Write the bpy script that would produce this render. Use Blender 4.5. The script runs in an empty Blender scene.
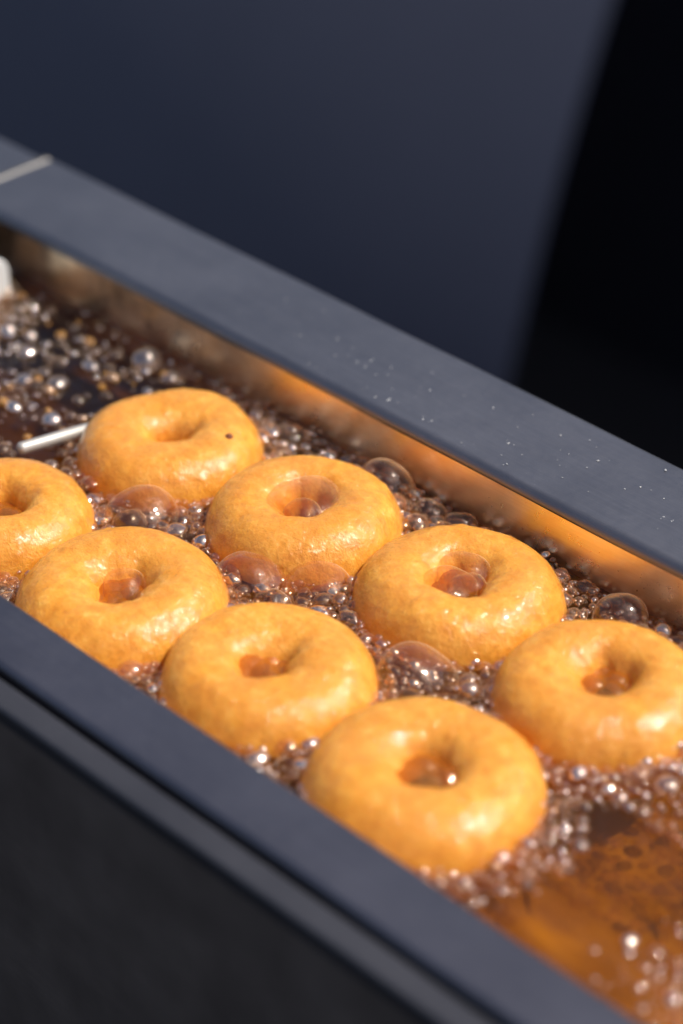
import bpy, math, random
import numpy as np
from mathutils import Vector, Matrix, noise

random.seed(7)
rng = np.random.default_rng(11)
scene = bpy.context.scene
COL = scene.collection
PI = math.pi

# ------------------------------------------------------------------ helpers
def link_mesh(name, verts, faces, mat, parent=None, smooth=True):
    me = bpy.data.meshes.new(name)
    me.from_pydata([tuple(v) for v in verts], [], [tuple(f) for f in faces])
    me.update()
    if smooth:
        me.polygons.foreach_set('use_smooth', [True] * len(me.polygons))
    o = bpy.data.objects.new(name, me)
    COL.objects.link(o)
    if mat:
        me.materials.append(mat)
    if parent:
        o.parent = parent
    return o

def tag(o, label=None, cat=None, group=None, kind=None):
    if label: o['label'] = label
    if cat: o['category'] = cat
    if group: o['group'] = group
    if kind: o['kind'] = kind
    return o

def empty(name, loc=(0, 0, 0)):
    o = bpy.data.objects.new(name, None)
    o.location = loc
    o.empty_display_size = 0.02
    COL.objects.link(o)
    return o

def sharp_by_angle(o, deg=35):
    o.data.set_sharp_from_angle(angle=math.radians(deg))

def box(name, x0, x1, y0, y1, z0, z1, mat, parent=None, bevel=0.0):
    v = [(x, y, z) for x in (x0, x1) for y in (y0, y1) for z in (z0, z1)]
    f = [(0, 1, 3, 2), (4, 6, 7, 5), (0, 4, 5, 1), (2, 3, 7, 6), (0, 2, 6, 4), (1, 5, 7, 3)]
    o = link_mesh(name, v, f, mat, parent, smooth=False)
    if bevel:
        m = o.modifiers.new('bevel', 'BEVEL'); m.width = bevel; m.segments = 3
        o.data.polygons.foreach_set('use_smooth', [True] * len(o.data.polygons))
        sharp_by_angle(o, 60)
    return o

def profile_strip(name, prof, x0, x1, mat, parent, n=60, wob=0.0, seed=0.0, closed=False):
    """bent sheet metal: a (y, z) profile drawn along X with a faint dent/waviness"""
    xs = [x0 + (x1 - x0) * i / n for i in range(n + 1)]
    v = []; f = []
    k = len(prof)
    for x in xs:
        for (y, z) in prof:
            d = noise.noise(Vector((x * 14 + seed, y * 9, z * 9))) * wob
            e = noise.noise(Vector((x * 14 + seed + 50, y * 9, z * 9))) * wob
            v.append((x, y + d, z + e))
    for i in range(n):
        for j in range(k if closed else k - 1):
            a = i * k + j; b = i * k + (j + 1) % k
            f.append((a, b, b + k, a + k))
    if closed:
        f.append(tuple(range(k - 1, -1, -1)))
        f.append(tuple(n * k + j for j in range(k)))
    o = link_mesh(name, v, f, mat, parent)
    sharp_by_angle(o, 50)
    return o

def arc(cy, cz, r, a0, a1, n=8):
    return [(cy + r * math.cos(math.radians(a0 + (a1 - a0) * i / n)),
             cz + r * math.sin(math.radians(a0 + (a1 - a0) * i / n))) for i in range(n + 1)]

# ------------------------------------------------------------------ materials
class NT:
    def __init__(self, name):
        self.m = bpy.data.materials.new(name); self.m.use_nodes = True
        self.t = self.m.node_tree; self.t.nodes.clear()
        self.out = self.n('ShaderNodeOutputMaterial')
    def n(self, typ, **kw):
        nd = self.t.nodes.new(typ)
        for k, v in kw.items():
            if k.startswith('in_'):
                nd.inputs[k[3:].replace('_', ' ')].default_value = v
            else:
                setattr(nd, k, v)
        return nd
    def l(self, a, b):
        self.t.links.new(a, b)
    def coord(self, scale=(1, 1, 1), rot=(0, 0, 0), which='Object'):
        tc = self.n('ShaderNodeTexCoord'); mp = self.n('ShaderNodeMapping')
        mp.inputs['Scale'].default_value = scale; mp.inputs['Rotation'].default_value = rot
        self.l(tc.outputs[which], mp.inputs['Vector'])
        return mp.outputs['Vector']
    def noise(self, vec, scale, detail=4, rough=0.55, dist=0.0):
        nd = self.n('ShaderNodeTexNoise')
        nd.inputs['Scale'].default_value = scale; nd.inputs['Detail'].default_value = detail
        nd.inputs['Roughness'].default_value = rough; nd.inputs['Distortion'].default_value = dist
        self.l(vec, nd.inputs['Vector'])
        return nd.outputs['Fac']
    def ramp(self, fac, stops, interp='LINEAR'):
        r = self.n('ShaderNodeValToRGB'); r.color_ramp.interpolation = interp
        els = r.color_ramp.elements
        while len(els) < len(stops): els.new(0.5)
        for e, (p, c) in zip(els, stops):
            e.position = p
            e.color = (c, c, c, 1) if isinstance(c, (int, float)) else (*c, 1)
        self.l(fac, r.inputs['Fac'])
        return r.outputs['Color']
    def mix(self, fac, a, b, blend='MIX'):
        m = self.n('ShaderNodeMix', data_type='RGBA', blend_type=blend)
        for s, i in ((fac, 0), (a, 6), (b, 7)):
            if isinstance(s, (int, float)): m.inputs[i].default_value = s
            elif isinstance(s, tuple): m.inputs[i].default_value = (*s, 1)
            else: self.l(s, m.inputs[i])
        return m.outputs[2]
    def math(self, op, a, b=None, c=None, clamp=False):
        m = self.n('ShaderNodeMath', operation=op, use_clamp=clamp)
        for i, s in enumerate((a, b, c)):
            if s is None: continue
            if isinstance(s, (int, float)): m.inputs[i].default_value = s
            else: self.l(s, m.inputs[i])
        return m.outputs[0]
    def bump(self, h, dist, strength=1.0, normal=None):
        b = self.n('ShaderNodeBump'); b.inputs['Distance'].default_value = dist
        b.inputs['Strength'].default_value = strength
        self.l(h, b.inputs['Height'])
        if normal: self.l(normal, b.inputs['Normal'])
        return b.outputs['Normal']

def metal(name, base, rough, rvar=0.12, spot=0.25, scratch=0.5, stain=None, metallic=1.0, grain=(4, 260, 260), dim_end=None):
    t = NT(name)
    v = t.coord()
    vb = t.coord(scale=grain)
    big = t.noise(v, 18, 5, 0.6)
    fine = t.noise(v, 260, 4, 0.6)
    brush = t.noise(vb, 6, 3, 0.6)
    col = t.mix(t.ramp(big, [(0.3, 0.0), (0.75, 1.0)]), tuple(c * (1 - spot) for c in base), tuple(min(1, c * (1 + spot)) for c in base))
    col = t.mix(t.math('MULTIPLY', t.ramp(brush, [(0.35, 0.0), (0.7, 1.0)]), 0.25), col, tuple(c * 0.6 for c in base))
    # small pale specks: dried salt and flour dust
    vo = t.n('ShaderNodeTexVoronoi'); vo.inputs['Scale'].default_value = 330
    t.l(v, vo.inputs['Vector'])
    sp = t.math('LESS_THAN', vo.outputs['Distance'], 0.10)
    sp = t.math('MULTIPLY', sp, t.ramp(big, [(0.5, 0.0), (0.62, 1.0)]))
    col = t.mix(t.math('MULTIPLY', sp, 0.3), col, (0.5, 0.5, 0.5))
    if stain:
        sn = t.noise(t.coord(scale=(1, 1, 1)), 34, 6, 0.65, 0.8)
        col = t.mix(t.ramp(sn, [(0.45, 0.0), (0.7, 0.75)]), col, stain)
    b = t.n('ShaderNodeBsdfPrincipled')
    if dim_end:      # duller reflection at one end, painted into the colour
        sx = t.n('ShaderNodeSeparateXYZ'); t.l(v, sx.inputs[0])
        cf = t.math('MULTIPLY_ADD', t.noise(v, 60, 3, 0.6), 0.40, sx.outputs[0])
        col = t.mix(t.ramp(t.math('ADD', cf, 0.48), [(0.36, 0.9), (0.56, 0.0)]), col, dim_end)
    t.l(col, b.inputs['Base Color'])
    b.inputs['Metallic'].default_value = metallic
    r = t.math('MULTIPLY_ADD', big, rvar * 2, rough - rvar)
    r = t.math('MULTIPLY_ADD', fine, 0.10, r)
    t.l(r, b.inputs['Roughness'])
    nb = t.bump(brush, 0.00012, scratch)
    nb = t.bump(fine, 0.00010, 0.5, nb)
    t.l(nb, b.inputs['Normal'])
    t.l(b.outputs[0], t.out.inputs['Surface'])
    return t.m

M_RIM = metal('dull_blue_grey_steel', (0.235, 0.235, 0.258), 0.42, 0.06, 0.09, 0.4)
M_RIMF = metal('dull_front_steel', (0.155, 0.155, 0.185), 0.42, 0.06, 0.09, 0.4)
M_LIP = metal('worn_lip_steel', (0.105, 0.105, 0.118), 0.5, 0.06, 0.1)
M_PAN = metal('stainless_pan_steel', (0.95, 0.84, 0.66), 0.24, 0.04, 0.06, 0.3, stain=(0.86, 0.68, 0.44), dim_end=(0.16, 0.13, 0.10))
M_BAR = metal('bright_steel', (0.50, 0.485, 0.45), 0.42, 0.06, 0.1, metallic=0.4)
M_PADDLE = metal('scuffed_bright_plate', (0.85, 0.85, 0.83), 0.45, 0.06, 0.1, metallic=0.15)
M_HOUSING = metal('dark_housing_steel', (0.21, 0.172, 0.148), 0.5, 0.1, 0.3, 0.4, metallic=0.6)
M_SEAM = metal('worn_weld_steel', (0.20, 0.195, 0.19), 0.5)

def donut_material():
    t = NT('fried_dough')
    oi = t.n('ShaderNodeObjectInfo')
    tc = t.n('ShaderNodeTexCoord')
    add = t.n('ShaderNodeVectorMath', operation='ADD')
    t.l(tc.outputs['Object'], add.inputs[0])
    cmb = t.n('ShaderNodeCombineXYZ')
    t.l(t.math('MULTIPLY', oi.outputs['Random'], 3.0), cmb.inputs[0])
    t.l(cmb.outputs[0], add.inputs[1])
    v = add.outputs[0]
    mott = t.noise(v, 150, 6, 0.66)
    patch = t.noise(v, 32, 4, 0.55, 0.3)
    tiny = t.noise(v, 620, 3, 0.6)
    base = t.ramp(mott, [(0.28, (0.60, 0.210, 0.015)), (0.44, (0.715, 0.288, 0.028)), (0.58, (0.775, 0.348, 0.044)), (0.73, (0.85, 0.46, 0.10))])
    base = t.mix(t.ramp(patch, [(0.36, 0.50), (0.60, 0.0)]), base, (0.62, 0.23, 0.024))
    base = t.mix(t.ramp(tiny, [(0.58, 0.0), (0.72, 0.45)]), base, (0.40, 0.13, 0.016))
    # deeper browning toward the waterline and inside the hole
    sep = t.n('ShaderNodeSeparateXYZ'); t.l(tc.outputs['Object'], sep.inputs[0])
    att = t.n('ShaderNodeAttribute', attribute_name='brown')
    lo = t.math('ADD', att.outputs['Fac'], t.math('MULTIPLY_ADD', mott, 0.5, -0.25))
    base = t.mix(t.ramp(lo, [(0.25, 0.0), (1.0, 0.75)]), base, (0.46, 0.150, 0.016))
    b = t.n('ShaderNodeBsdfPrincipled')
    t.l(base, b.inputs['Base Color'])
    b.inputs['Subsurface Weight'].default_value = 0.35
    b.inputs['Subsurface Radius'].default_value = (1.0, 0.38, 0.12)
    b.inputs['Subsurface Scale'].default_value = 0.004
    t.l(t.math('MULTIPLY_ADD', mott, 0.3, 0.40), b.inputs['Roughness'])
    b.inputs['Specular IOR Level'].default_value = 0.25
    wet = t.noise(v, 60, 4, 0.6)
    t.l(t.ramp(wet, [(0.34, 0.35), (0.50, 1.0)]), b.inputs['Coat Weight'])
    b.inputs['Coat Roughness'].default_value = 0.06
    b.inputs['Coat IOR'].default_value = 1.47
    wr = t.noise(v, 330, 3, 0.6, 0.6)
    n1 = t.bump(mott, 0.0015, 0.5)
    n2 = t.bump(wr, 0.0006, 0.55, n1)
    n3 = t.bump(tiny, 0.00025, 0.5, n2)
    t.l(n3, b.inputs['Normal'])
    t.l(t.bump(wr, 0.0011, 0.85, t.bump(mott, 0.0006, 0.5)), b.inputs['Coat Normal'])
    t.l(b.outputs[0], t.out.inputs['Surface'])
    return t.m
M_DONUT = donut_material()

def oil_material():
    t = NT('hot_frying_oil')
    v = t.coord()
    sw = t.noise(t.coord(scale=(0.8, 2.6, 1), rot=(0, 0, -0.75)), 34, 1.5, 0.5, 0.0)
    tint = t.ramp(sw, [(0.34, (0.46, 0.258, 0.022)), (0.52, (0.55, 0.322, 0.032)), (0.68, (0.75, 0.47, 0.07))])  # pale streaks in the tint stand for caustics and reflections
    tr = t.n('ShaderNodeBsdfTransparent'); t.l(tint, tr.inputs['Color'])
    gl = t.n('ShaderNodeBsdfGlossy'); gl.inputs['Roughness'].default_value = 0.06
    rip = t.noise(v, 60, 1.5, 0.5, 0.3)
    rip2 = t.noise(v, 300, 2, 0.5)
    nn = t.bump(rip2, 0.0003, 0.4, t.bump(rip, 0.005, 0.6))
    t.l(nn, gl.inputs['Normal'])
    fr = t.n('ShaderNodeFresnel'); fr.inputs['IOR'].default_value = 1.47
    t.l(nn, fr.inputs['Normal'])
    mx = t.n('ShaderNodeMixShader')
    df = t.n('ShaderNodeBsdfDiffuse')
    t.l(t.mix(sw, (0.34, 0.135, 0.010), (0.52, 0.235, 0.020)), df.inputs['Color'])
    ms = t.n('ShaderNodeMixShader'); ox = t.n('ShaderNodeSeparateXYZ'); t.l(v, ox.inputs[0])
    t.l(t.ramp(t.math('ADD', ox.outputs[0], 0.5), [(0.38, 0.005), (0.50, 0.055)]), ms.inputs[0])
    t.l(tr.outputs[0], ms.inputs[1]); t.l(df.outputs[0], ms.inputs[2])
    t.l(fr.outputs[0], mx.inputs[0]); t.l(ms.outputs[0], mx.inputs[1]); t.l(gl.outputs[0], mx.inputs[2])
    t.l(mx.outputs[0], t.out.inputs['Surface'])
    return t.m
M_OIL = oil_material()
def floor_material():
    t = NT('oil_tanned_pan_floor')
    v = t.coord()
    sx = t.n('ShaderNodeSeparateXYZ'); t.l(v, sx.inputs[0])
    cf = t.math('MULTIPLY_ADD', t.noise(v, 60, 3, 0.6), 0.40, sx.outputs[0])
    soft = t.noise(v, 22, 2, 0.5)
    col = t.mix(soft, (0.52, 0.42, 0.22), (0.66, 0.56, 0.34))
    col = t.mix(t.ramp(t.math('ADD', cf, 0.30), [(0.36, 0.92), (0.56, 0.0)]), col, (0.10, 0.07, 0.035))  # left end coloured darker, standing for deeper, shaded oil
    b = t.n('ShaderNodeBsdfPrincipled'); t.l(col, b.inputs['Base Color'])
    b.inputs['Roughness'].default_value = 0.6
    t.l(b.outputs[0], t.out.inputs['Surface'])
    return t.m
M_FLOOR = floor_material()

def bubble_material(name, tint, base_fac, rough=0.04, spec=(1.0, 0.95, 0.9), rim=0.5, rim_pow=5.0, rim_col=(0.80, 0.56, 0.38), rnd=0.0, scat=0.02, edge=0.25):
    """thin oil film: clear in the middle, a pale thick-looking line where it is seen edge-on"""
    t = NT(name)
    v = t.coord()
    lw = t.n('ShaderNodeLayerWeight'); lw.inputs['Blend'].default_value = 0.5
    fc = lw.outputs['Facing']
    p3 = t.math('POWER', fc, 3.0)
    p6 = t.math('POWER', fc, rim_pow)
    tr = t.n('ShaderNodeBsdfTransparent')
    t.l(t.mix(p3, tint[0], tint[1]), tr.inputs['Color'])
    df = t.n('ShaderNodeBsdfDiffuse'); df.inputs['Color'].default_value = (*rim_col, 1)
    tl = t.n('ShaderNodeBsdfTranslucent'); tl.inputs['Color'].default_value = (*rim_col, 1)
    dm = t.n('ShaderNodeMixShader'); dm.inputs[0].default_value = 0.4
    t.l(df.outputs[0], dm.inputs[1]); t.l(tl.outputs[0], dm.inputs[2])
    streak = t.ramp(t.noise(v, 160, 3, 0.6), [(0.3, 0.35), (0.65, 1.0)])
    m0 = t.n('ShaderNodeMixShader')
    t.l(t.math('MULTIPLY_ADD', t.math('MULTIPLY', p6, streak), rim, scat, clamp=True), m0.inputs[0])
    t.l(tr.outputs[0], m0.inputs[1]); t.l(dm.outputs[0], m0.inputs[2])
    gl = t.n('ShaderNodeBsdfGlossy'); gl.inputs['Roughness'].default_value = rough
    gl.inputs['Color'].default_value = (*spec, 1)
    t.l(t.bump(t.noise(v, 150, 2, 0.5), 0.0014, 0.6), gl.inputs['Normal'])
    fac = base_fac
    if rnd:
        at = t.n('ShaderNodeAttribute', attribute_name='rnd')
        fac = t.math('MULTIPLY_ADD', t.math('POWER', at.outputs['Fac'], 3.0), rnd, base_fac)
        am = t.n('ShaderNodeAttribute', attribute_name='amber')
        amd = t.n('ShaderNodeBsdfDiffuse'); amd.inputs['Color'].default_value = (0.62, 0.28, 0.02, 1)
        m1 = t.n('ShaderNodeMixShader')
        t.l(t.math('MULTIPLY', am.outputs['Fac'], 0.4), m1.inputs[0])
        t.l(m0.outputs[0], m1.inputs[1]); t.l(amd.outputs[0], m1.inputs[2])
        m0 = m1
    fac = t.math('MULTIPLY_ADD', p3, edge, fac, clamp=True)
    mx = t.n('ShaderNodeMixShader')
    t.l(fac, mx.inputs[0]); t.l(m0.outputs[0], mx.inputs[1]); t.l(gl.outputs[0], mx.inputs[2])
    t.l(mx.outputs[0], t.out.inputs['Surface'])
    return t.m
M_BUB = bubble_material('oil_bubble_film', ((0.975, 0.89, 0.79), (0.92, 0.76, 0.60)), 0.06, 0.03, spec=(1.0, 0.91, 0.86), rim=1.2, rim_pow=4.4, rim_col=(0.92, 0.70, 0.46), scat=0.004, edge=0.40)
M_FROTH = bubble_material('oil_froth_film', ((0.96, 0.85, 0.72), (0.80, 0.58, 0.38)), 0.06, 0.05, rim=1.0, rim_pow=3.2, spec=(1.0, 0.88, 0.78), rim_col=(0.88, 0.63, 0.42), rnd=0.75, scat=0.03, edge=0.4)
M_HOLE = bubble_material('clear_oil_bubble_film', ((0.985, 0.92, 0.80), (0.95, 0.80, 0.58)), 0.05, 0.03, spec=(1.0, 0.90, 0.80), rim=1.1, rim_pow=4.4, rim_col=(0.94, 0.70, 0.40), scat=0.0, edge=0.28)
M_POOL = bubble_material('oil_pool_film', ((0.95, 0.74, 0.40), (0.90, 0.62, 0.28)), 0.08, 0.035, spec=(1.0, 0.85, 0.65), rim=0.3, rim_pow=3.0, rim_col=(0.74, 0.31, 0.042), scat=0.30)

def simple(name, col, rough, var=0.2, scale=30, coat=0.0):
    t = NT(name)
    v = t.coord()
    nz = t.noise(v, scale, 6, 0.6)
    c = t.mix(nz, tuple(a * (1 - var) for a in col), tuple(a * (1 + var) for a in col))
    b = t.n('ShaderNodeBsdfPrincipled'); t.l(c, b.inputs['Base Color'])
    b.inputs['Roughness'].default_value = rough; b.inputs['Coat Weight'].default_value = coat
    t.l(t.bump(t.noise(v, scale * 12, 3), 0.0004, 0.4), b.inputs['Normal'])
    t.l(b.outputs[0], t.out.inputs['Surface'])
    return t.m
M_NAVY = simple('navy_painted_panel', (0.064, 0.068, 0.100), 0.65, 0.15, 3)
M_SHADE = simple('shadow_black', (0.014, 0.014, 0.026), 0.9, 0.3, 12)
M_TABLE = simple('dark_counter_top', (0.010, 0.010, 0.014), 0.8, 0.3, 10)
M_SPOT = simple('burnt_crumb', (0.16, 0.035, 0.006), 0.5, 0.3, 300)
M_DROP = simple('dried_splash', (0.42, 0.42, 0.42), 0.35, 0.3, 300, 0.4)

# ------------------------------------------------------------------ deep fryer
XA, XB = -0.297, 0.62          # trough ends
YF, YB = -0.127, 0.060         # inner faces of the long walls
ZB = 0.0275                    # top of the back rim
ZR = 0.025                     # rim height above the oil
fryer = empty('deep_fryer', (0.1, -0.03, -0.32))
tag(fryer, 'long dark steel deep fryer with a narrow trough of bubbling oil', 'deep fryer')
bpy.context.view_layer.update()
FI = Matrix.Translation((-0.1, 0.03, 0.32))
def fpart(o):
    o.parent = fryer; o.matrix_parent_inverse = FI
    return o

pan = profile_strip('pan', [(YF, ZR - 0.004), (YF, -0.03)] + arc(YF + 0.008, -0.03, 0.008, 180, 270, 6)[1:] +
                    arc(YB - 0.008, -0.03, 0.008, 270, 360, 6) + [(YB, 0.0), (YB, ZB - 0.0044)],
                    XA, XB, M_PAN, None, 90, 0.0006, 3.0)
fpart(pan)
fpl = profile_strip('pan_floor', [(YF + 0.004, -0.0355), (-0.04, -0.0362), (YB - 0.004, -0.0355)], XA, XB, M_FLOOR, None, 60, 0.0008, 77.0)
fpart(fpl)
for x in (XA, XB):
    e = link_mesh('end_wall', [(x, YF, -0.053), (x, YB, -0.053), (x, YB, ZR - 0.004), (x, YF, ZR - 0.004)], [(0, 1, 2, 3)], M_PAN, None, False)
    fpart(e)
rb = profile_strip('back_rim', [(YB + 0.0002, ZB - 0.0047)] + arc(YB + 0.0046, ZB - 0.0042, 0.0044, 180, 90, 9) +
                   [(0.075, ZB + 0.0004), (0.098, ZB + 0.0003)] + arc(0.1132, ZB - 0.004, 0.004, 90, 0, 6) + [(0.1172, -0.05), (0.1172, -0.318)],
                   XA, XB, M_RIM, None, 90, 0.0005, 20.0)
fpart(rb)
rb2 = profile_strip('corner_rim', [(YB + 0.0002, ZB - 0.0060)] + arc(YB + 0.0046, ZB - 0.0055, 0.0044, 180, 90, 6) +
                    arc(0.1124, ZB - 0.0055, 0.004, 90, 0, 6) + [(0.1164, -0.05), (0.1164, -0.318)],
                    XA - 0.14, XA - 0.001, M_RIM, None, 20, 0.0005, 31.0)
fpart(rb2)
sm = profile_strip('weld_seam', [(y, 0.55 * z) for (y, z) in arc(0.0, 0.0, 0.0022, 0, 360, 10)][:-1], 0.0, 0.048, M_SEAM, None, 26, 0.0006, 5, closed=True)
sm.rotation_euler = (0, 0, PI / 2); sm.location = (XA - 0.0005, 0.0655, ZB - 0.0002)
bpy.context.view_layer.update()
fpart(sm)
er = profile_strip('end_rim', [(YF + 0.001, ZR - 0.0062), (YB - 0.001, ZR - 0.0062)], XA - 0.14, XA - 0.0005, M_RIM, None, 10, 0.0004, 8)
fpart(er)
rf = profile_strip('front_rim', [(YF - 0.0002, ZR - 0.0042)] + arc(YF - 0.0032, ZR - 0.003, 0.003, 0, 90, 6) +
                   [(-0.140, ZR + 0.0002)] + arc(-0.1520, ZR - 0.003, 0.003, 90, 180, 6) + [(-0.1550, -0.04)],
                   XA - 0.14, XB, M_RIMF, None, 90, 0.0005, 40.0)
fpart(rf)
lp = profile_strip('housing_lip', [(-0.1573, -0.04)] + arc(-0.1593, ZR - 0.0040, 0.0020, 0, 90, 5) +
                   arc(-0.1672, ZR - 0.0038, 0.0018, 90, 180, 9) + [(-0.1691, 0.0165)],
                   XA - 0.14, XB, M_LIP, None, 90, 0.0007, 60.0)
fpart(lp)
hs = profile_strip('housing_panel', [(-0.1686, 0.0175), (-0.1687, -0.02), (-0.1688, -0.10), (-0.1689, -0.318)],
                   XA - 0.14, XB, M_HOUSING, None, 90, 0.0007, 60.0)
fpart(hs)
fpart(box('base_plate', XA - 0.139, XB, -0.1684, 0.116, -0.32, -0.3185, M_HOUSING))

# the frying oil: a sheet with gentle heave, reaching the pan walls
def oil_h(x, y):
    return 0.0009 * noise.noise(Vector((x * 32, y * 32, 3.3))) + 0.0005 * noise.noise(Vector((x * 90, y * 90, 8.1)))
nx, ny = 230, 56
ov = []; of = []
for i in range(nx + 1):
    x = XA + 0.0004 + (XB - XA - 0.0008) * i / nx
    for j in range(ny + 1):
        y = YF - 0.001 + (YB - YF + 0.002) * j / ny
        ov.append((x, y, oil_h(x, y)))
for i in range(nx):
    for j in range(ny):
        a = i * (ny + 1) + j
        of.append((a, a + ny + 1, a + ny + 2, a + 1))
oil = link_mesh('frying_oil', ov, of, M_OIL)
tag(oil, 'hot amber brown frying oil filling the steel trough around the rings', 'oil')

# ------------------------------------------------------------------ doughnuts
def donut_mesh(name, seed, hole=0.0085, hole_off=(0, 0), squash=(1, 1), rot=0.0, hz=0.0198, R=0.041, slit=1.0, fat=1.0):
    NU, NV = 144, 64
    v = []; br = []
    s = Vector((seed * 13.7, seed * 5.1, seed * 3.3))
    for i in range(NU):
        u = 2 * PI * i / NU
        cu, su = math.cos(u), math.sin(u)
        # uneven outline and uneven hole
        ro = R * (1 + 0.034 * noise.noise(Vector((cu * 1.1, su * 1.1, 0)) + s) + 0.008 * noise.noise(Vector((cu * 3, su * 3, 4)) + s))
        rh = hole * (1 + 0.55 * noise.noise(Vector((cu * 1.3, su * 1.3, 7)) + s))
        rc = ro * (0.575 + 0.05 * noise.noise(Vector((cu * 1.2, su * 1.2, 21)) + s))
        hh = hz * (1 + 0.08 * noise.noise(Vector((cu * 1.0, su * 1.0, 12)) + s))
        for j in range(NV):
            w = 2 * PI * j / NV
            cw, sw = math.cos(w), math.sin(w)
            ex = 0.92 if cw > 0 else 0.82
            pc = math.copysign(abs(cw) ** ex, cw); ps = math.copysign(abs(sw) ** ex, sw)
            rho = rc + ((ro - rc) if cw > 0 else (rc - rh)) * pc
            z = hh * ps * (1.0 if sw > 0 else 0.9)
            if cw < 0 and sw > 0:
                z -= 0.0012 * (cw ** 2) * (1 - sw)
            k = max(0.0, -cw)            # inner side moves with the hole offset
            x = rho * cu + hole_off[0] * (k + 0.25 * (1 - abs(cw)))
            y = rho * su * (slit if False else 1) + hole_off[1] * (k + 0.25 * (1 - abs(cw)))
            if slit != 1.0:
                y = y * (1 - (1 - slit) * k)
            p = Vector((x, y, z))
            nrm = Vector((cu * cw, su * cw, sw))
            bl = max(0.0, noise.noise(p * 260 + s * 2) - 0.34) * 0.0020
            d = 0.6 * bl + 0.00045 * noise.noise(p * 55 + s) + 0.00022 * noise.noise(p * 190 + s) + 0.00018 * noise.noise(p * 520 + s)
            p += nrm * d
            v.append(p)
            depth = max(0.0, (0.011 - z) / 0.015)
            if cw < 0:                   # brown bottom of the hole
                depth = max(0.0, (0.016 - z) / 0.018)
            br.append(min(1.0, depth))
    f = []
    for i in range(NU):
        for j in range(NV):
            f.append((i * NV + j, ((i + 1) % NU) * NV + j, ((i + 1) % NU) * NV + (j + 1) % NV, i * NV + (j + 1) % NV))
    M = Matrix.Rotation(rot, 4, 'Z') @ Matrix.Diagonal((squash[0], squash[1], 1, 1))
    v = [M @ p for p in v]
    o = link_mesh(name, v, f, M_DONUT)
    at = o.data.attributes.new('brown', 'FLOAT', 'POINT')
    at.data.foreach_set('value', br)
    return o

G = 'ring doughnuts frying in the oil'
# x, y, outer radius, z, tilt about X, tilt about Y, kwargs, label
DON = [
    (-0.0800, 0.0000, 0.0400, -0.0020, 0.00, 0.02, dict(seed=1, hz=0.0206, hole=0.0055, slit=0.5, rot=0.95), 'golden doughnut at the far end with a narrow slit hole and a dark speck'),
    (-0.0905, -0.0830, 0.0390, -0.0025, 0.02, 0.00, dict(seed=2, hole=0.0072, rot=0.3), 'golden doughnut cut off by the left edge of the photo'),
    (-0.0135, -0.0840, 0.0420, -0.0025, 0.02, 0.00, dict(seed=3, hz=0.0206, hole=0.0072, rot=1.0), 'golden doughnut against the front rim with small bubbles in its hole'),
    (-0.0017, 0.0019, 0.0405, -0.0015, 0.00, 0.00, dict(seed=4, hz=0.0212, hole=0.0072, hole_off=(-0.001, 0.001)), 'golden doughnut with one large round bubble bulging from its hole'),
    (0.0751, 0.0098, 0.0415, -0.0025, 0.00, 0.00, dict(seed=5, hz=0.0212, hole=0.0081), 'golden doughnut with a cluster of clear bubbles filling its hole'),
    (0.0606, -0.0764, 0.0410, -0.0025, 0.00, 0.02, dict(seed=6, hole=0.0068, slit=0.7, rot=1.2, hole_off=(-0.003, 0.0)), 'golden doughnut with a small glinting hole, middle of the front row'),
    (0.1530, 0.0020, 0.0405, -0.0025, 0.02, 0.00, dict(seed=7, hole=0.0068, hole_off=(0.002, 0.002)), 'golden doughnut farthest right, near the back wall of the trough'),
    (0.1418, -0.0797, 0.0430, -0.0025, 0.00, 0.00, dict(seed=8, hole=0.0072, rot=0.6), 'largest and nearest golden doughnut, by the front rim and the clear oil'),
]
DON = [(q[0] - 0.0024, q[1] + 0.0024) + q[2:] for q in DON]
dons = []
for (x, y, R, z, tx, ty, kw, lab) in DON:
    d = donut_mesh('doughnut', R=R, **kw)
    d.location = (x, y, z - 0.0006); d.rotation_euler = (tx, ty, 0)
    tag(d, lab, 'doughnut', G)
    dons.append(d)
bpy.context.view_layer.update()
# dark speck on the far doughnut
def on_donut(d, wx, wy, dz=0.0):
    mi = d.matrix_world.inverted()
    h, loc, nrm, _ = d.ray_cast(mi @ Vector((wx, wy, 0.2)), mi.to_3x3() @ Vector((0, 0, -1)))
    return loc, nrm

def blob(name, loc, r, mat, parent=None, flat=0.6, seed=0, nu=16, nv=9):
    v = []; f = []
    for i in range(nu):
        u = 2 * PI * i / nu
        for j in range(nv + 1):
            w = -PI / 2 + PI * j / nv
            p = Vector((math.cos(u) * math.cos(w), math.sin(u) * math.cos(w), math.sin(w)))
            p *= r * (1 + 0.3 * noise.noise(p * 1.6 + Vector((seed, 0, 0))))
            p.z *= flat
            v.append(p + Vector(loc))
    for i in range(nu):
        for j in range(nv):
            a = i * (nv + 1) + j; b = ((i + 1) % nu) * (nv + 1) + j
            f.append((a, b, b + 1, a + 1))
    return link_mesh(name, v, f, mat, parent)
loc, nrm = on_donut(dons[0], -0.0585, 0.0142)
blob('burnt_speck', loc, 0.0017, M_SPOT, dons[0], 0.5, 4)

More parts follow.
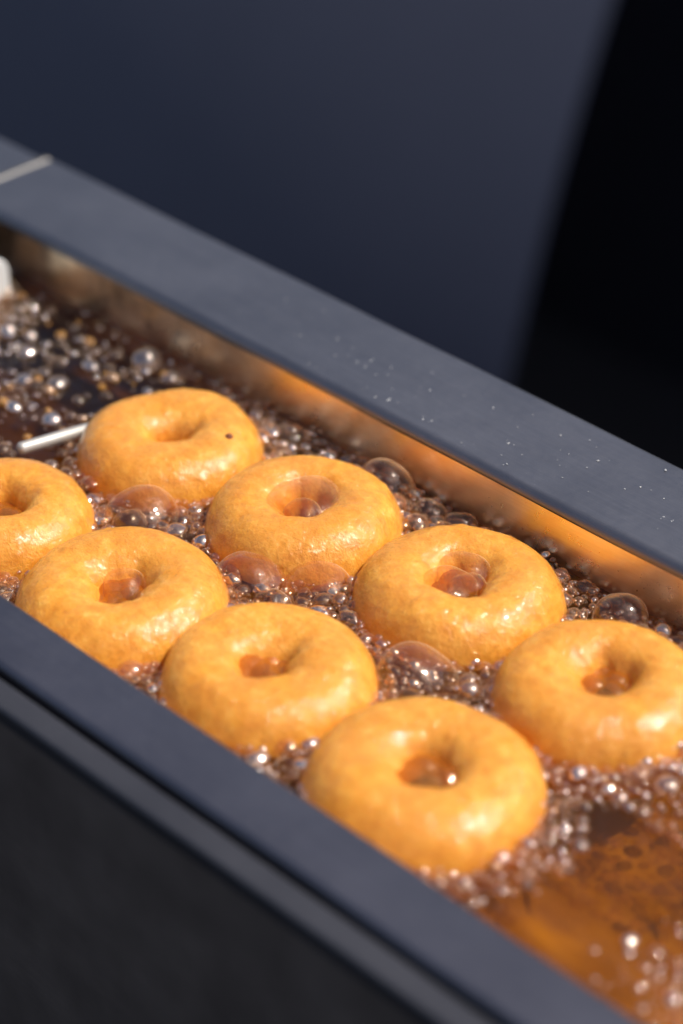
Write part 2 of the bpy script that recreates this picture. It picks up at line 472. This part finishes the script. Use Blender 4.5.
# ------------------------------------------------------------------ bubbles
def dome(name, loc, r, mat, hgt=1.0, low=-0.35, nu=40, nv=20, seed=0.0, wob=0.05):
    v = []; f = []
    for i in range(nu):
        u = 2 * PI * i / nu
        for j in range(nv + 1):
            w = low * PI / 2 + (1 - low) * PI / 2 * j / nv
            p = Vector((math.cos(u) * math.cos(w), math.sin(u) * math.cos(w), math.sin(w)))
            p *= r * (1 + wob * noise.noise(p * 0.9 + Vector((seed * 7.7, 1, 2))))
            p.z *= hgt
            v.append(p)
    for i in range(nu):
        for j in range(nv):
            a = i * (nv + 1) + j; b = ((i + 1) % nu) * (nv + 1) + j
            f.append((a, b, b + 1, a + 1))
    o = link_mesh(name, v, f, mat)
    o.location = loc
    return o
GB = 'large oil bubbles'
BUB = [
    (-0.0005, 0.0470, 0.002, 0.0128, 1.1, 'tall dark oil bubble leaning against the back wall'),
    (0.0070, -0.0355, 0.001, 0.0150, 0.85, 'clear round bubble left of the pair between the middle doughnuts'),
    (0.0295, -0.0215, 0.001, 0.0140, 0.80, 'clear round bubble right of the pair between the middle doughnuts'),
    (0.0945, -0.0345, 0.001, 0.0160, 0.80, 'wide low bubble left of the doughnut with bubbles filling its hole'),
    (-0.0580, -0.0350, 0.001, 0.0145, 0.80, 'wide brown bubble in front of the farthest doughnut'),
    (0.1240, 0.0485, 0.001, 0.0110, 0.9, 'pale bubble by the back wall behind the farthest right doughnut'),
    (0.0226, 0.0483, 0.000, 0.0080, 0.9, 'small bubble beside the tall dark bubble at the back wall'),
    (0.0372, 0.0520, 0.000, 0.0070, 0.9, 'small bubble at the back wall between two doughnuts'),
    (0.0230, -0.0390, 0.000, 0.0075, 0.9, 'small bubble nestled in front of the middle pair of bubbles'),
    (-0.0065, 0.0052, 0.0125, 0.0172, 0.50, 'large clear bubble bulging out of a doughnut hole'),
    (-0.0020, 0.0025, 0.0098, 0.0080, 0.85, 'small brown bubble within the large bubble of the doughnut hole'),
    (0.0700, 0.0190, 0.0098, 0.0110, 0.75, 'upper of the clear bubbles in the crowded doughnut hole'),
    (0.0710, 0.0060, 0.0103, 0.0125, 0.50, 'lower of the clear bubbles in the crowded doughnut hole'),
    (0.0780, 0.0125, 0.0098, 0.0075, 0.80, 'smallest of the clear bubbles in the crowded doughnut hole'),
    (-0.0182, -0.0783, 0.0078, 0.0085, 0.75, 'brown bubble in the hole of the doughnut by the front rim'),
    (-0.0300, -0.0873, 0.0098, 0.0060, 0.7, 'tiny clear bubble on the rim of a doughnut hole'),
]
for i, (x, y, z, r, h, lab) in enumerate(BUB):
    b = dome('oil_bubble', (x, y, z), r, M_HOLE if z > 0.005 else M_BUB, h, seed=i + 1, wob=0.16)
    tag(b, lab, 'bubble', GB)

# little pools of oil bubbling in the holes
def pool(x0, y0, z0, R, seed, amp=0.0035):
    rs = random.Random(seed)
    bumps = [(rs.uniform(-0.5, 0.5) * R, rs.uniform(-0.5, 0.5) * R, rs.uniform(0.15, 0.45) * R) for _ in range(10)]
    n, m = 64, 26
    v = [(0, 0, 0)]; f = []
    def hgt(px, py):
        h = 0.0011 * noise.noise(Vector((px * 170, py * 170, seed))) + 0.0005 * noise.noise(Vector((px * 480, py * 480, seed)))
        for (a, b, c) in bumps:
            d2 = ((px - a) ** 2 + (py - b) ** 2) / (c * c)
            if d2 < 1: h = max(h, math.sqrt(1 - d2) * c * 0.50 - 0.0004)
        return h
    v[0] = (0, 0, hgt(0, 0))
    for k in range(1, m + 1):
        for i in range(n):
            a = 2 * PI * i / n; px, py = math.cos(a) * R * k / m, math.sin(a) * R * k / m
            v.append((px, py, hgt(px, py)))
    for i in range(n):
        f.append((0, 1 + i, 1 + (i + 1) % n))
    for k in range(m - 1):
        for i in range(n):
            a = 1 + k * n + i; b = 1 + k * n + (i + 1) % n
            f.append((a, a + n, b + n, b))
    o = link_mesh('oil_pool', v, f, M_POOL)
    o.location = (x0, y0, z0)
    return o
for (k, z0, R, lab) in ((0, 0.0060, 0.011, 'farthest doughnut'), (1, 0.0070, 0.012, 'doughnut cut off at left'), (2, 0.0078, 0.0125, 'left front row doughnut'),
                        (4, 0.0088, 0.0135, 'doughnut crowded with bubbles'), (5, 0.0088, 0.0125, 'middle doughnut of the front row'),
                        (6, 0.0084, 0.0125, 'farthest right doughnut'), (7, 0.0084, 0.0125, 'nearest doughnut')):
    dx, dy = DON[k][6].get('hole_off', (0, 0))
    tag(pool(DON[k][0] + dx, DON[k][1] + dy, z0, R, k + 3), 'glossy amber oil pooled in the hole of the ' + lab, 'oil pool', 'oil pools in the doughnut holes')

# the froth: thousands of small bubbles crowding the oil between the rings
D2 = [(x, y, R) for (x, y, R, *_r) in DON]
def edge_dist(x, y):
    return min(math.hypot(x - a, y - b) - R for (a, b, R) in D2)
def density(x, y):
    e = edge_dist(x, y)
    if e < -0.0035: return 0.0
    d = 1.0 if x < 0.185 else 0.0
    # clear oil at the near end, with a ring of bubbles round the rings and a far patch
    if x > 0.12:
        d = max(0.0, 1.0 - max(0.0, e - 0.006) / 0.014)
        d = max(d * 0.9, 0.0)
        if y > 0.02: d = max(d, 0.9 - max(0, x - 0.19) * 6)
        if x > 0.17 and y > -0.035: d = max(d, 0.75 - max(0, x - 0.215) * 12)
    q = noise.noise(Vector((x * 30, y * 30, 2.0)))
    if x > 0.22:
        g = math.exp(-(((x - 0.268) / 0.020) ** 2 + ((y + 0.088) / 0.020) ** 2))
        d = max(d, g * 0.8)
        if x > 0.30: d = max(d, 0.5)
    if x < -0.105:
        d = 0.34 if noise.noise(Vector((x * 45, y * 45, 9.0))) < 0.05 else 0.04
    if abs(y - YB) < 0.004 and x > 0.02: d = max(d, 0.6)
    return d * (0.8 + 0.4 * q)
cell = 0.004
grid = {}
bub = []
def try_add(x, y, r, ov):
    gx, gy = int(x / cell), int(y / cell)
    for a in range(gx - 3, gx + 4):
        for b in range(gy - 3, gy + 4):
            for (X, Y, Rr) in grid.get((a, b), ()):
                if math.hypot(x - X, y - Y) < (r + Rr) * ov: return False
    grid.setdefault((gx, gy), []).append((x, y, r))
    return True
for (x, y, z, r, h, lab) in BUB:
    pass
for r_lo, r_hi, n, ov in ((0.0045, 0.0080, 260, 0.72), (0.0030, 0.0048, 1200, 0.70), (0.0018, 0.0032, 6000, 0.68), (0.0010, 0.0019, 14000, 0.70), (0.0006, 0.0011, 18000, 0.8)):
    for _ in range(n):
        x = random.uniform(XA + 0.01, 0.36); y = random.uniform(YF + 0.001, YB - 0.001)
        if random.random() > density(x, y): continue
        r = random.uniform(r_lo, r_hi)
        if x > 0.15 and r > 0.0034: continue
        if y + r > YB or y - r < YF: continue
        if edge_dist(x, y) < -0.0035 + 0.3 * r: continue
        if try_add(x, y, r, ov):
            bub.append((x, y, r, 0.0))
# foam climbing the sides of the rings
grid = {}
for (a, b, R) in D2:
    for _ in range(2600):
        an = random.uniform(0, 2 * PI); rr = R + random.uniform(-0.0025, 0.0045)
        x, y = a + math.cos(an) * rr, b + math.sin(an) * rr
        r = random.choice((0.0007, 0.0010, 0.0014, 0.0020, 0.0028)) * random.uniform(0.8, 1.2)
        if y + r > YB or y - r < YF or edge_dist(x, y) < -0.003: continue
        if noise.noise(Vector((x * 60, y * 60, 5.0))) < -0.15: continue
        if try_add(x, y, r, 0.75): bub.append((x, y, r, random.uniform(0.0005, 0.0045)))
# a second, looser layer heaped between the rings
grid = {}
for r_lo, r_hi, n, ov in ((0.0030, 0.0050, 400, 0.95), (0.0018, 0.0030, 3500, 0.95), (0.0010, 0.0018, 7000, 1.0)):
    for _ in range(n):
        x = random.uniform(-0.12, 0.20); y = random.uniform(YF + 0.001, YB - 0.001)
        e = edge_dist(x, y)
        if e < -0.003 or y + r_hi > YB or y - r_hi < YF: continue
        heap = math.exp(-((e - 0.002) / 0.010) ** 2) * (1.0 if x < 0.15 else 0.55)
        if random.random() > heap * 0.8 * density(x, y): continue
        if any(math.hypot(x - a[0], y - a[1]) < a[3] for a in BUB if a[2] < 0.0025): continue
        r = random.uniform(r_lo, r_hi)
        if try_add(x, y, r, ov): bub.append((x, y, r, 0.0022 + 0.0020 * random.random()))
NU, NV = 14, 9
uu = np.arange(NU) * 2 * PI / NU
ww = -0.35 * PI / 2 + 1.35 * PI / 2 * np.arange(NV + 1) / NV
unit = np.array([[math.cos(a) * math.cos(w), math.sin(a) * math.cos(w), math.sin(w)] for a in uu for w in ww])
quad = np.array([[i * (NV + 1) + j, ((i + 1) % NU) * (NV + 1) + j, ((i + 1) % NU) * (NV + 1) + j + 1, i * (NV + 1) + j + 1] for i in range(NU) for j in range(NV)])
def froth(name, items, mat):
    k = len(items); nv = len(unit)
    rv = np.repeat(rng.random(k), nv)
    amb = np.repeat([1.0 if (x < -0.11 and random.random() < 0.13) else 0.0 for (x, y, r, up) in items], nv)
    V = np.empty((k, nv, 3)); F = np.empty((k, len(quad), 4), dtype=np.int64)
    for i, (x, y, r, up) in enumerate(items):
        s = np.array([random.uniform(0.85, 1.2), random.uniform(0.85, 1.2), random.uniform(0.55, 0.95)]) * r
        V[i] = unit * s * (1 + 0.05 * np.sin(unit @ rng.normal(0, 3, 3) + rng.random() * 6))[:, None] + np.array([x, y, oil_h(x, y) + up + r * random.uniform(-0.15, 0.2)])
        F[i] = quad + i * nv
    me = bpy.data.meshes.new(name)
    me.vertices.add(k * nv); me.vertices.foreach_set('co', V.ravel())
    nf = k * len(quad)
    me.loops.add(nf * 4); me.loops.foreach_set('vertex_index', F.ravel().astype(np.int32))
    me.polygons.add(nf); me.polygons.foreach_set('loop_start', np.arange(0, nf * 4, 4, dtype=np.int32))
    me.polygons.foreach_set('use_smooth', np.ones(nf, dtype=bool))
    me.update(calc_edges=True)
    ra = me.attributes.new('rnd', 'FLOAT', 'POINT'); ra.data.foreach_set('value', rv.astype(np.float32))
    rb_ = me.attributes.new('amber', 'FLOAT', 'POINT'); rb_.data.foreach_set('value', amb.astype(np.float32))
    o = bpy.data.objects.new(name, me); COL.objects.link(o); me.materials.append(mat)
    return o
fo = froth('oil_froth', bub, M_FROTH)
tag(fo, 'froth of countless tiny brown bubbles on the oil between the doughnuts', 'froth', kind='stuff')
print('bubbles', len(bub))

# ------------------------------------------------------------------ steel pieces in the trough
def rod(name, a, b, r, mat, n=16):
    a = Vector(a); b = Vector(b); d = (b - a).normalized()
    s = d.orthogonal().normalized(); t = d.cross(s)
    st = [(0, 0.6), (0.0008, 1.0)]; L = (b - a).length
    rings = [(0.0, 0.55), (r * 0.3, 0.9), (r * 0.6, 1.0), (L - r * 0.6, 1.0), (L - r * 0.3, 0.9), (L, 0.55)]
    v = []; f = []
    for (h, k) in rings:
        for i in range(n):
            an = 2 * PI * i / n
            v.append(a + d * h + (s * math.cos(an) + t * math.sin(an)) * r * k)
    for q in range(len(rings) - 1):
        for i in range(n):
            f.append((q * n + i, q * n + (i + 1) % n, (q + 1) * n + (i + 1) % n, (q + 1) * n + i))
    f.append(tuple(range(n - 1, -1, -1))); f.append(tuple((len(rings) - 1) * n + i for i in range(n)))
    return link_mesh(name, v, f, mat)
rd = rod('steel_rod', (-0.1230, -0.0460, 0.0090), (-0.1190, 0.0250, -0.0010), 0.0026, M_BAR)
sharp_by_angle(rd, 50)
tag(rd, 'thin bright steel rod lying across the oil behind the farthest doughnut', 'rod')
def rounded_plate(name, x0, x1, y0, y1, z0, z1, rad, mat):
    out = []
    for (cy, cz, a0) in ((y1 - rad, z1 - rad, 0), (y0 + rad, z1 - rad, 90), (y0 + rad, z0 + rad, 180), (y1 - rad, z0 + rad, 270)):
        out += arc(cy, cz, rad, a0, a0 + 90, 7)
    n = len(out)
    v = [(x0, y, z) for (y, z) in out] + [(x1, y, z) for (y, z) in out]
    f = [tuple(range(n - 1, -1, -1)), tuple(range(n, 2 * n))] + [(i, (i + 1) % n, (i + 1) % n + n, i + n) for i in range(n)]
    o = link_mesh(name, v, f, mat, None, True)
    m = o.modifiers.new('bevel', 'BEVEL'); m.width = 0.0009; m.segments = 3; m.limit_method = 'ANGLE'
    sharp_by_angle(o, 60)
    return o
pd = rounded_plate('steel_paddle', -0.2455, -0.2430, -0.09, 0.0450, -0.02, 0.0205, 0.008, M_PADDLE)
tag(pd, 'bright steel paddle plate standing in the oil at the far left', 'paddle')

# dried splashes on the back rim
sv = []
for (x, y) in [(-0.0253, 0.0668), (-0.0198, 0.0689), (-0.0843, 0.0805), (-0.0643, 0.0665), (0.0951, 0.1089), (0.0958, 0.0923), (0.0486, 0.099), (-0.0129, 0.0871), (-0.0454, 0.0812)]:
    sv.append((x, y, random.uniform(0.0003, 0.0005)))
for _ in range(80):
    sv.append((random.uniform(-0.12, 0.2), 0.066 + 0.045 * random.random() ** 1.3, random.uniform(0.00015, 0.00035)))
dv = []; df = []
for (x, y, r) in sv:
    n0 = len(dv); an = random.uniform(0, PI); el = random.uniform(1.0, 2.2)
    for j, (k, h) in enumerate(((1.0, 0.0), (0.8, 0.25), (0.45, 0.42))):
        for i in range(9):
            a = 2 * PI * i / 9
            px, py = math.cos(a) * k * r * el, math.sin(a) * k * r
            dv.append((x + px * math.cos(an) - py * math.sin(an), y + px * math.sin(an) + py * math.cos(an), ZB + 0.0004 + h * r))
    for j in range(2):
        for i in range(9):
            df.append((n0 + j * 9 + i, n0 + j * 9 + (i + 1) % 9, n0 + (j + 1) * 9 + (i + 1) % 9, n0 + (j + 1) * 9 + i))
    df.append(tuple(n0 + 18 + i for i in range(9)))
dr = link_mesh('dried_splashes', dv, df, M_DROP)
tag(dr, 'pale specks of dried splash scattered on the back rim', 'splashes', kind='stuff')

# ------------------------------------------------------------------ surroundings
tb = box('counter', -1.2, 1.4, -0.9, 0.34, -1.1, -0.3202, M_TABLE)
tag(tb, kind='structure')
gr = box('ground', -8, 8, -6, 8, -1.15, -1.1, M_TABLE)
tag(gr, kind='structure')
def slanted(name, pts, y, th, mat, lean=0.0, edge=None):
    v = [(x, y + lean * (z + 0.32), z) for (x, z) in pts] + [(x, y + th + lean * (z + 0.32), z) for (x, z) in pts]
    n = len(pts)
    f = [tuple(range(n)), tuple(range(2 * n - 1, n - 1, -1))] + [(i, i + n, (i + 1) % n + n, (i + 1) % n) for i in range(n)]
    o = link_mesh(name, v, f, mat, None, False)
    if edge:
        o.data.materials.append(edge)
        for p in o.data.polygons:
            if p.index > 1: p.material_index = 1
    return o
def panel_y(z):                              # the sheet leans and curls back a little, shaped to dim its lower part
    return 0.85 + 0.45 * (z + 0.6) + 0.35 * (z + 0.6) ** 2
edge_pts = [(-1.1, -0.590), (-0.56, -0.634), (-0.268, -0.680), (0.10, -0.738)]  # side of the panel cut to follow the edge of the shadow
def edge_x(z):
    for (za, xa), (zb, xb) in zip(edge_pts, edge_pts[1:]):
        if z <= zb + 1e-6: return xa + (xb - xa) * (z - za) / (zb - za)
    return edge_pts[-1][1]
pv = []; pf = []
zs = [-1.1 + 1.2 * i / 24 for i in range(25)]
for z in zs:
    xe = edge_x(z); y = panel_y(z)
    for i in range(13):
        x = -3.0 + (xe + 3.0) * i / 12
        pv.append((x, y + 0.13 * (x + 0.65) ** 2 * (1 if x < -0.65 else 0), z))  # bowed to turn the left part away from the sun
for a in range(24):
    for i in range(12):
        q = a * 13 + i
        pf.append((q, q + 1, q + 14, q + 13))
np_ = link_mesh('splash_panel', pv, pf, M_NAVY)
tag(np_, 'smooth navy blue panel leaning back behind the fryer', 'panel')
bp = slanted('shadow_backdrop', [(-3.2, -1.1), (3.0, -1.1), (3.0, 0.3), (-3.2, 0.3)], 1.7, 0.01, M_SHADE)  # dark sheet added to stand for the shadow beside the panel
tag(bp, 'near black backdrop sheet standing for the shadow at the upper right', 'backdrop')

# ------------------------------------------------------------------ light
SUN_EL = math.radians(56); az = math.radians(42)       # azimuth from +X toward +Y
sd = Vector((math.cos(az) * math.cos(SUN_EL), math.sin(az) * math.cos(SUN_EL), math.sin(SUN_EL)))
sl = bpy.data.lights.new('sun', 'SUN'); sl.energy = 4.1; sl.angle = math.radians(0.5); sl.color = (1.0, 0.95, 0.87)
so = bpy.data.objects.new('sun', sl); COL.objects.link(so)
so.rotation_euler = sd.to_track_quat('Z', 'Y').to_euler(); so.location = sd * 3
w = bpy.data.worlds.new('World'); scene.world = w; w.use_nodes = True
wt = w.node_tree
bg = wt.nodes['Background']
sky = wt.nodes.new('ShaderNodeTexSky'); sky.sky_type = 'NISHITA'; sky.sun_disc = False
sky.sun_elevation = SUN_EL; sky.air_density = 0.8; sky.dust_density = 4.0; sky.ozone_density = 0.6
sky.sun_rotation = math.radians(90) - az     # clockwise from +Y
wt.links.new(sky.outputs[0], bg.inputs['Color']); bg.inputs['Strength'].default_value = 0.13

# ------------------------------------------------------------------ camera
f_ = Vector((-0.58483428, 0.58483428, -0.56208338))
cd = bpy.data.cameras.new('camera'); cam = bpy.data.objects.new('camera', cd); COL.objects.link(cam)
cam.location = (0.57316851, -0.55143717, 0.55470189)
cam.rotation_euler = f_.to_track_quat('-Z', 'Y').to_euler()
cd.sensor_fit = 'VERTICAL'; cd.sensor_height = 36; cd.sensor_width = 24; cd.lens = 85
cd.clip_start = 0.02; cd.clip_end = 200
cd.dof.use_dof = True
cd.dof.focus_distance = 0.945
cd.dof.aperture_fstop = 3.5
cd.dof.aperture_blades = 9
scene.camera = cam

scene.view_settings.view_transform = 'Standard'
scene.view_settings.look = 'None'
scene.view_settings.exposure = 0
scene.cycles.transparent_max_bounces = 48
scene.cycles.max_bounces = 14
scene.cycles.glossy_bounces = 6
scene.cycles.sample_clamp_indirect = 6.0
